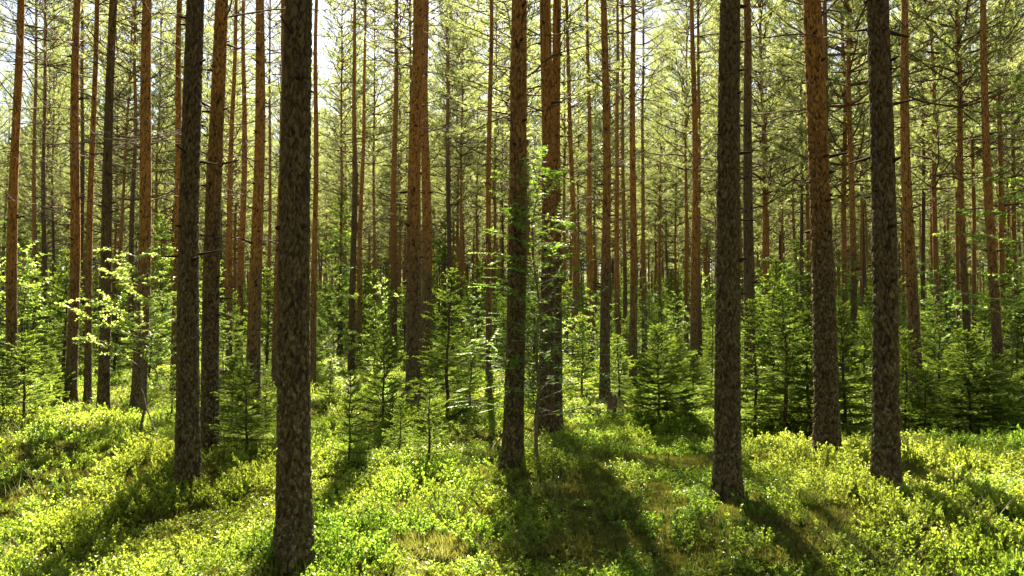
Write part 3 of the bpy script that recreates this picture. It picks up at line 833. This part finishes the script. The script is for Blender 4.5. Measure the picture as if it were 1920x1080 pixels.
up = []
while len(up) < 900:
    y = g_.uniform(36, 150); x = g_.uniform(-.85, .85) * y
    up.append((x, y, gz(x, y) - .05))
us = [[q * .16 * 1.15, q * .16 * 1.15, q * .16] for q in [g_.uniform(2.2, 5.5) + (p[1] - 36) * .02 for p in up]]
def far_spruce(k):
    a, b_ = SPR['big'][k]; import bmesh
    me = b_.copy(); bm = bmesh.new(); bm.from_mesh(me); n0 = len(me.materials); me.materials.append(M['spruce_bark']); k0 = len(bm.faces)
    bm.from_mesh(a); bm.faces.ensure_lookup_table()
    for f in bm.faces[k0:]: f.material_index = n0
    bm.to_mesh(me); bm.free(); return me
scatter('distant_undergrowth', [far_spruce(0), far_spruce(1)], up, [g_.randrange(2) for _ in up], [[0, 0, g_.uniform(0, 6.28)] for _ in up], us,
        'far-off green undergrowth of young spruces deep in the wood')

# ------------------------------------------------------------------ broadleaf saplings
def sapling_parts(H, R, seed, leaf, Lf, Wf, nb, per, base=.35, compound=False, lean=(0, 0)):
    rs = np.random.RandomState(seed)
    st = MB(); n = 12
    zs = np.linspace(-.05, H, n)
    wob = np.cumsum(rs.normal(0, .012 * H, (n, 2)), 0); wob -= wob[0]
    SP = np.column_stack([wob[:, 0] + lean[0] * (zs / H), wob[:, 1] + lean[1] * (zs / H), zs])
    st.tube(SP, np.linspace(.006 * H + .004, .003, n), 7, 'twig')
    fo = MB(); LP, LD, LN = [], [], []
    def leaf_along(Q, cnt, lo=.2):
        a, d, t = sample_along(Q, cnt, rs, lo, 1)
        s_ = rs.normal(size=(cnt, 3)); s_[:, 2] *= .35; s_ -= (s_ * d).sum(1)[:, None] * d * .6
        s_ /= np.linalg.norm(s_, axis=1)[:, None]
        dd = d * .5 + s_ + np.array([0, 0, -.15])
        nn = rs.normal(0, .45, (cnt, 3)) + np.array([0, 0, 1.])
        LP.append(a); LD.append(dd); LN.append(nn)
    for b_ in range(nb):
        t = base + (1 - base) * (b_ + rs.uniform(0, 1)) / nb
        i_ = t * (n - 1); k = min(int(i_), n - 2); p = SP[k] + (SP[k + 1] - SP[k]) * (i_ - k)
        a = b_ * 2.4 + rs.uniform(-.5, .5)
        L = R * (1.15 - .75 * (t - base) / (1 - base)) * rs.uniform(.6, 1.15)
        P = curve_pts(p, [math.cos(a), math.sin(a), rs.uniform(.2, .8)], L, -.15, rs, 6, .1)
        fo.tube(P, np.linspace(.003 + .004 * L, .0015, 7), 4, 'twig', False)
        leaf_along(P, int(L * per * .5))
        for q in range(int(L * 7)):
            tp, td, tt = sample_along(P, 1, rs, .2, 1)
            dd = unit(td[0] * .7 + rs.normal(0, .6, 3) * [1, 1, .35])
            Q = curve_pts(tp[0], dd, rs.uniform(.12, .35), -.2, rs, 3, .1)
            fo.tube(Q, [.002, .0018, .0014, .001], 3, 'twig', False)
            if compound:
                # pinnate leaves: pairs of leaflets along a stalk
                m_ = 6
                for u in range(m_):
                    c = Q[0] + (Q[-1] - Q[0]) * (.3 + .7 * u / m_); ax = unit(Q[-1] - Q[0]); sd_ = unit(np.cross(ax, [0, 0, 1]))
                    for sg in (-1, 1):
                        LP.append(c[None]); LD.append((sd_ * sg + ax * .45 + [0, 0, -.1])[None]); LN.append((np.array([0, 0, 1.]) + rs.normal(0, .15, 3))[None])
            else:
                leaf_along(Q, int(per * .3) + 2, .1)
    fo.leaves(np.concatenate(LP), np.concatenate(LD), np.concatenate(LN), Lf, Wf, leaf, rs)
    return st.mesh('sapling_stem', True), fo.mesh('sapling_foliage')
SAP = {
 'birch': sapling_parts(2.4, .9, 41, 'palebirch', .037, .029, 32, 100, .36),
 'rowan': sapling_parts(3.0, .72, 42, 'rowan', .055, .026, 84, 56, .18, True),
 'bush': sapling_parts(2.4, .8, 43, 'birch', .055, .042, 30, 46, .12),
 'bush2': sapling_parts(3.0, 1.0, 44, 'rowan', .06, .04, 34, 46, .12),
 'bigbirch': sapling_parts(6.5, 2.0, 45, 'birch', .06, .05, 34, 60, .25),
}
def sapling(px, py, kind, H, label, name, cat, dep=None, wide=1.0, group=None, rz=None):
    if dep is None: x, y = on_ground(px, py, .05)
    else: x, y, _ = at_depth(px, 650, dep)
    e = bpy.data.objects.new(name, None); COL.objects.link(e); e.empty_display_size = .2
    e.location = (x, y, gz(x, y)); e.rotation_euler.z = rnd.uniform(0, 6.28) if rz is None else rz
    H0 = dict(birch=2.4, rowan=3.0, bush=2.4, bush2=3.0, bigbirch=6.5)[kind]; s_ = H / H0
    for nm, me in zip(('trunk', 'crown'), SAP[kind]):
        o = link(nm, me, e); o.scale = (s_ * wide, s_ * wide, s_)
    tag(e, label, cat, group)
    return e
sapling(262, 812, 'birch', 2.35, 'pale sunlit birch sapling with airy leaves in front of orange pines at left', 'birch_sapling', 'birch', rz=1.0)
sapling(1007, 872, 'rowan', 2.75, 'tall thin rowan sapling with spread leaves in front of the close-set pines', 'rowan_sapling', 'rowan', rz=.5)
sapling(1990, None, 'bigbirch', 6.0, 'sunlit yellow-green birch reaching in from the right edge', 'birch_tree', 'birch', dep=12)
sapling(628, None, 'bush', 3.6, 'bright yellow-green leafy tree right behind the thickest trunk', 'birch_sapling', 'birch', dep=21, wide=.8)
sapling(712, None, 'bush', 3.0, 'bright leafy tree between the slim dark pines and the brown pair', 'birch_sapling', 'birch', dep=23, wide=.9)
sapling(622, 725, 'bush', .75, 'small pale leafy bush glowing low behind the thickest trunk', 'leafy_bush', 'bush', wide=1.3)
BUSH = [(880, 19, 2.3, 'bush2', 'leafy green bush behind the tall narrow spruce'), (1120, 18, 2.1, 'bush2', 'leafy bush left of the dark brown pine behind the stump'),
        (1215, 24, 2.8, 'bush2', 'leafy bush behind the wide dark young spruce'), (1460, 18, 3.2, 'bush2', 'leafy bush above the large dark spruce'),
        (1500, 20, 3.4, 'bush', 'bright bush seen left of the warm brown trunk'), (1585, 17, 3.0, 'bush2', 'leafy bush between the warm brown and rough grey trunks'),
        (1895, 16, 2.6, 'bush', 'bright leafy bush low at the right edge'), (370, 23, 3.0, 'bush2', 'leafy bush hidden behind the dark left trunks'),
        (295, 17, 2.2, 'bush2', 'leafy bush behind the pale birch sapling'), (30, 18, 3.3, 'bush', 'bright leafy bush at the far left edge'),
        (970, 24, 3.0, 'bush2', 'leafy bush just behind the central trunk'), (1330, 26, 3.0, 'bush', 'pale leafy bush left of the thick dark right trunk'),
        (1760, 20, 3.0, 'bush2', 'leafy bush above the sunlit spruce clump'), (560, 26, 3.4, 'bush2', 'leafy bush behind the thickest trunk'), (420, 17, 1.8, 'bush', 'low bright bush right of the orange-topped pine'),
        (1050, 16, 1.5, 'bush', 'low bright bush behind the close-set pines'), (1270, 22, 2.2, 'bush', 'bright bush right behind the wide dark young spruce')]
for (px, dep, H, kind, lab) in BUSH:
    sapling(px, None, kind, H, lab, 'leafy_bush', 'bush', dep=dep, group='leafy bushes of the understorey')

# ------------------------------------------------------------------ ground cover
def bilberry_mesh(seed, leafm, L=.020, W=.013, stems=12, h=.17, nl=16, spread=.13):
    rs = np.random.RandomState(seed); mb = MB(); LP, LD, LN = [], [], []
    for s_ in range(stems):
        r = spread * math.sqrt(rs.rand()); a = rs.uniform(0, 6.28); p = np.array([r * math.cos(a), r * math.sin(a), -.02])
        hh = h * rs.uniform(.55, 1.15)
        P = curve_pts(p, [math.cos(a) * .45 + rs.normal(0, .2), math.sin(a) * .45 + rs.normal(0, .2), 1], hh, 0, rs, 5, .13)
        mb.tube(P, np.linspace(.0022, .001, 6), 3, 'bstem', False)
        parts = [P]
        for q in range(3):
            tp, td, tt = sample_along(P, 1, rs, .3, .85)
            Q = curve_pts(tp[0], unit(td[0] + rs.normal(0, .6, 3)), hh * rs.uniform(.25, .5), .25, rs, 3, .1)
            mb.tube(Q, [.0014, .0012, .001, .0008], 3, 'bstem', False); parts.append(Q)
        for Q in parts:
            a_, d_, t = sample_along(Q, nl if Q is P else nl // 2 + 1, rs, .3 if Q is P else .1, 1)
            k = len(a_); sv_ = rs.normal(size=(k, 3)); sv_ -= (sv_ * d_).sum(1)[:, None] * d_
            LP.append(a_); LD.append(sv_ / (np.linalg.norm(sv_, axis=1)[:, None] + 1e-6) + d_ * .7 + [0, 0, .2]); LN.append(rs.normal(0, .5, (k, 3)) + d_ + [0, 0, .4])
    mb.leaves(np.concatenate(LP), np.concatenate(LD), np.concatenate(LN), L, W, leafm, rs, .2)
    return mb.mesh('bilberry_clump')
BIL = [bilberry_mesh(60 + k, 'bilberry', stems=12 + k % 3, h=.13 + .025 * (k % 4)) for k in range(6)] + [bilberry_mesh(70 + k, 'lingon', .017, .010, 12, .11, 14, .12) for k in range(2)]
def moss_mesh(seed):
    rs = np.random.RandomState(seed); mb = MB()
    k = 420; r = .2 * np.sqrt(rs.rand(k)); a = rs.uniform(0, 6.28, k)
    p = np.column_stack([r * np.cos(a), r * np.sin(a), .03 * (1 - (r / .2) ** 2) - .015])
    d = np.column_stack([rs.normal(0, .5, (k, 2)), np.ones(k)]); d /= np.linalg.norm(d, axis=1)[:, None]
    mb.needles(p, d, .035, .008, 'moss', (0, .5), rs)
    return mb.mesh('moss_tuft')
def grass_mesh(seed):
    rs = np.random.RandomState(seed); mb = MB()
    for _ in range(26):
        a = rs.uniform(0, 6.28); P = curve_pts([rs.normal(0, .03), rs.normal(0, .03), 0], [math.cos(a) * .5, math.sin(a) * .5, 1], rs.uniform(.12, .3), -.7, rs, 4, .05)
        s_ = unit(np.cross(P[-1] - P[0], [0, 0, 1])) * .0016; wv = np.linspace(1, .1, 5)[:, None]
        mb.add(np.concatenate([P - s_ * wv, P + s_ * wv]), [[q, q + 1, q + 6, q + 5] for q in range(4)], 'straw')
    return mb.mesh('grass_tuft')
MOSS = [moss_mesh(80), moss_mesh(81)]; GRS = [grass_mesh(82), grass_mesh(83)]
print('bil', [len(m_.polygons) for m_ in BIL])

def nval(x, y, s, o=0.): return noise.fractal(Vector((x * s + o, y * s - o, o)), 1.0, 2.0, 3)
BARE = [(1.35, 7.9, 1.1, .35), (2.4, 7.6, 1.2, .35), (3.9, 8.4, 1.0, .3), (-3.7, 8.2, .5, .25), (-1.45, 4.3, .35, .15), (-4.4, 4.9, .5, .2)]
def bare(x, y): return max([math.exp(-((x - a) / c) ** 2 - ((y - b_) / d) ** 2) for a, b_, c, d in BARE])
r2 = random.Random(99)
bp_, bi_, br_, bs_ = [], [], [], []
def add_bil(x, y, s, big=1.0):
    n1 = nval(x, y, .8, 3.1); n2 = nval(x, y, .35, 9.7)
    if r2.random() < bare(x, y) * 1.1: return
    if n1 < -.55 and r2.random() < .5: return
    hs = 1.05 + .85 * n1 + .4 * n2
    for (tx, ty, rr) in NEARB:
        if (x - tx) ** 2 + (y - ty) ** 2 < rr * rr: return
    k = r2.randrange(6) if (n2 > -.28 or r2.random() < .35) else 6 + r2.randrange(2)
    bp_.append((x, y, gz(x, y) - .01)); bi_.append(k); br_.append((r2.gauss(0, .12), r2.gauss(0, .12), r2.uniform(0, 6.28)))
    bs_.append((s * big, s * big, s * max(.5, hs)))
NEARB = [(named[k][0], named[k][1], .13) for k in ('A', 'B', 'C', 'D', 'E', 'F', 'G', 'H', 'J', 'K')]
for y0, y1, dens, big in ((2.6, 7, 40, .95), (7, 12, 30, 1.05), (12, 20, 11, 1.35), (20, 34, 4.5, 1.9), (34, 60, 1.2, 3.0)):
    wdt = lambda y: .80 * y + 1.2
    A_ = (wdt(y0) + wdt(y1)) * (y1 - y0)
    for _ in range(int(A_ * dens)):
        y = math.sqrt(r2.uniform(y0 * y0, y1 * y1)); x = r2.uniform(-1, 1) * wdt(y)
        add_bil(x, y, r2.uniform(.7, 1.2), big)
print('bilberry clumps', len(bp_))
scatter('bilberry_cover', BIL, bp_, bi_, br_, bs_, 'bright green bilberry and lingonberry shrubs covering the forest floor')
mp_, mi_, mr_, ms_ = [], [], [], []
for _ in range(9000):
    y = math.sqrt(r2.uniform(2.6 ** 2, 15 ** 2)); x = r2.uniform(-1, 1) * (.8 * y + 1)
    if y > 9 and r2.random() < .4: continue
    mp_.append((x, y, gz(x, y))); mi_.append(r2.randrange(2)); mr_.append((r2.gauss(0, .1), r2.gauss(0, .1), r2.uniform(0, 6.28))); s_ = r2.uniform(.7, 1.3); ms_.append((s_, s_, s_ * r2.uniform(.7, 1.4)))
scatter('moss_cover', MOSS, mp_, mi_, mr_, ms_, 'yellow-green and rusty feather moss cushions between the shrubs')
gp_, gi_, gr_, gs_ = [], [], [], []
for _ in range(1500):
    y = math.sqrt(r2.uniform(2.8 ** 2, 14 ** 2)); x = r2.uniform(-1, 1) * (.8 * y + 1)
    if nval(x, y, .5, 5.5) < .0: continue
    gp_.append((x, y, gz(x, y))); gi_.append(r2.randrange(2)); gr_.append((0, 0, r2.uniform(0, 6.28))); s_ = r2.uniform(.6, 1.2); gs_.append((s_, s_, s_))
scatter('dry_grass', GRS, gp_, gi_, gr_, gs_, 'thin dry grass blades among the bilberry shrubs')

# ------------------------------------------------------------------ stump, fallen sticks
def stump():
    x, y = on_ground(1148, 782, .05)
    mb = MB(); rs = np.random.RandomState(5)
    sides = 18; zs = np.array([-.1, 0, .08, .16, .24, .30]); th = np.arange(sides) * 2 * math.pi / sides
    rr = np.array([.12, .11, .085, .075, .07, .062])
    V = []
    for q, z in enumerate(zs):
        jag = (.09 * np.sin(th + .4) + .04 * np.sin(5 * th) + rs.normal(0, .02, sides)) * (q / 5) ** 2
        r_ = rr[q] * (1 + .12 * np.sin(4 * th + z * 6) + rs.normal(0, .04, sides))
        V.append(np.column_stack([r_ * np.cos(th), r_ * np.sin(th), z + jag]))
    V = np.concatenate(V); f = [[q * sides + j, q * sides + (j + 1) % sides, (q + 1) * sides + (j + 1) % sides, (q + 1) * sides + j] for q in range(5) for j in range(sides)]
    mb.add(V, f, 'litter')
    V2 = np.vstack([V[-sides:], [[0, 0, .2]]]); mb.add(V2, [[j, (j + 1) % sides, sides] for j in range(sides)], 'litter')
    mb.tube(curve_pts([-.05, 0, .05], [-.8, .1, .35], .32, .2, rs, 5, .1), np.linspace(.02, .006, 6), 5, 'litter')
    mb.tube(curve_pts([-.12, .05, .0], [-.3, .1, .9], .2, .1, rs, 4, .1), np.linspace(.014, .006, 5), 5, 'litter')
    o = link('tree_stump', mb.mesh('tree_stump')); o.location = (x, y, gz(x, y))
    tag(o, 'dark broken stump with splintered top left of the wide young spruce', 'stump')
stump()
def stick(pxa, pya, pxb, pyb, r, lab, seed, h0=.04, h1=.04, twigs=4):
    xa, ya = on_ground(pxa, pya, .1); xb, yb = on_ground(pxb, pyb, .1)
    rs = np.random.RandomState(seed); mb = MB()
    za, zb = gz(xa, ya) + h0, gz(xb, yb) + h1
    n = 10; t = np.linspace(0, 1, n)[:, None]
    P = np.array([[0, 0, 0]]) * (1 - t) + np.array([[xb - xa, yb - ya, zb - za]]) * t + np.vstack([np.zeros(3), np.cumsum(rs.normal(0, .012, (n - 1, 3)), 0)])
    mb.tube(P, np.linspace(r, r * .4, n), 7, 'spruce_bark')
    for _ in range(twigs):
        tp, td, _t = sample_along(P, 1, rs, .2, 1); mb.tube(curve_pts(tp[0], td[0] * .6 + rs.normal(0, .5, 3) + [0, 0, .3], rs.uniform(.15, .4), 0, rs, 4, .1), np.linspace(r * .45, .002, 5), 4, 'spruce_bark')
    o = link('fallen_branch', mb.mesh('fallen_branch')); o.location = (xa, ya, za)
    tag(o, lab, 'branch', 'dead branches lying on the forest floor')
stick(1255, 872, 1345, 868, .012, 'pale fallen branch lying on bare ground left of the thick dark trunk', 1)
stick(1060, 845, 1130, 862, .016, 'dark fallen branch by the foot of the close-set pines', 2)
stick(1215, 855, 1250, 872, .012, 'short fallen stick on the sunny bare patch in the clearing', 3)
stick(915, 838, 942, 805, .01, 'thin bare twig poking up just left of the central trunk foot', 4, .02, .12)
stick(298, 835, 262, 805, .009, 'bare dead branch leaning up through the birch sapling at left', 5, .02, .75, 5)
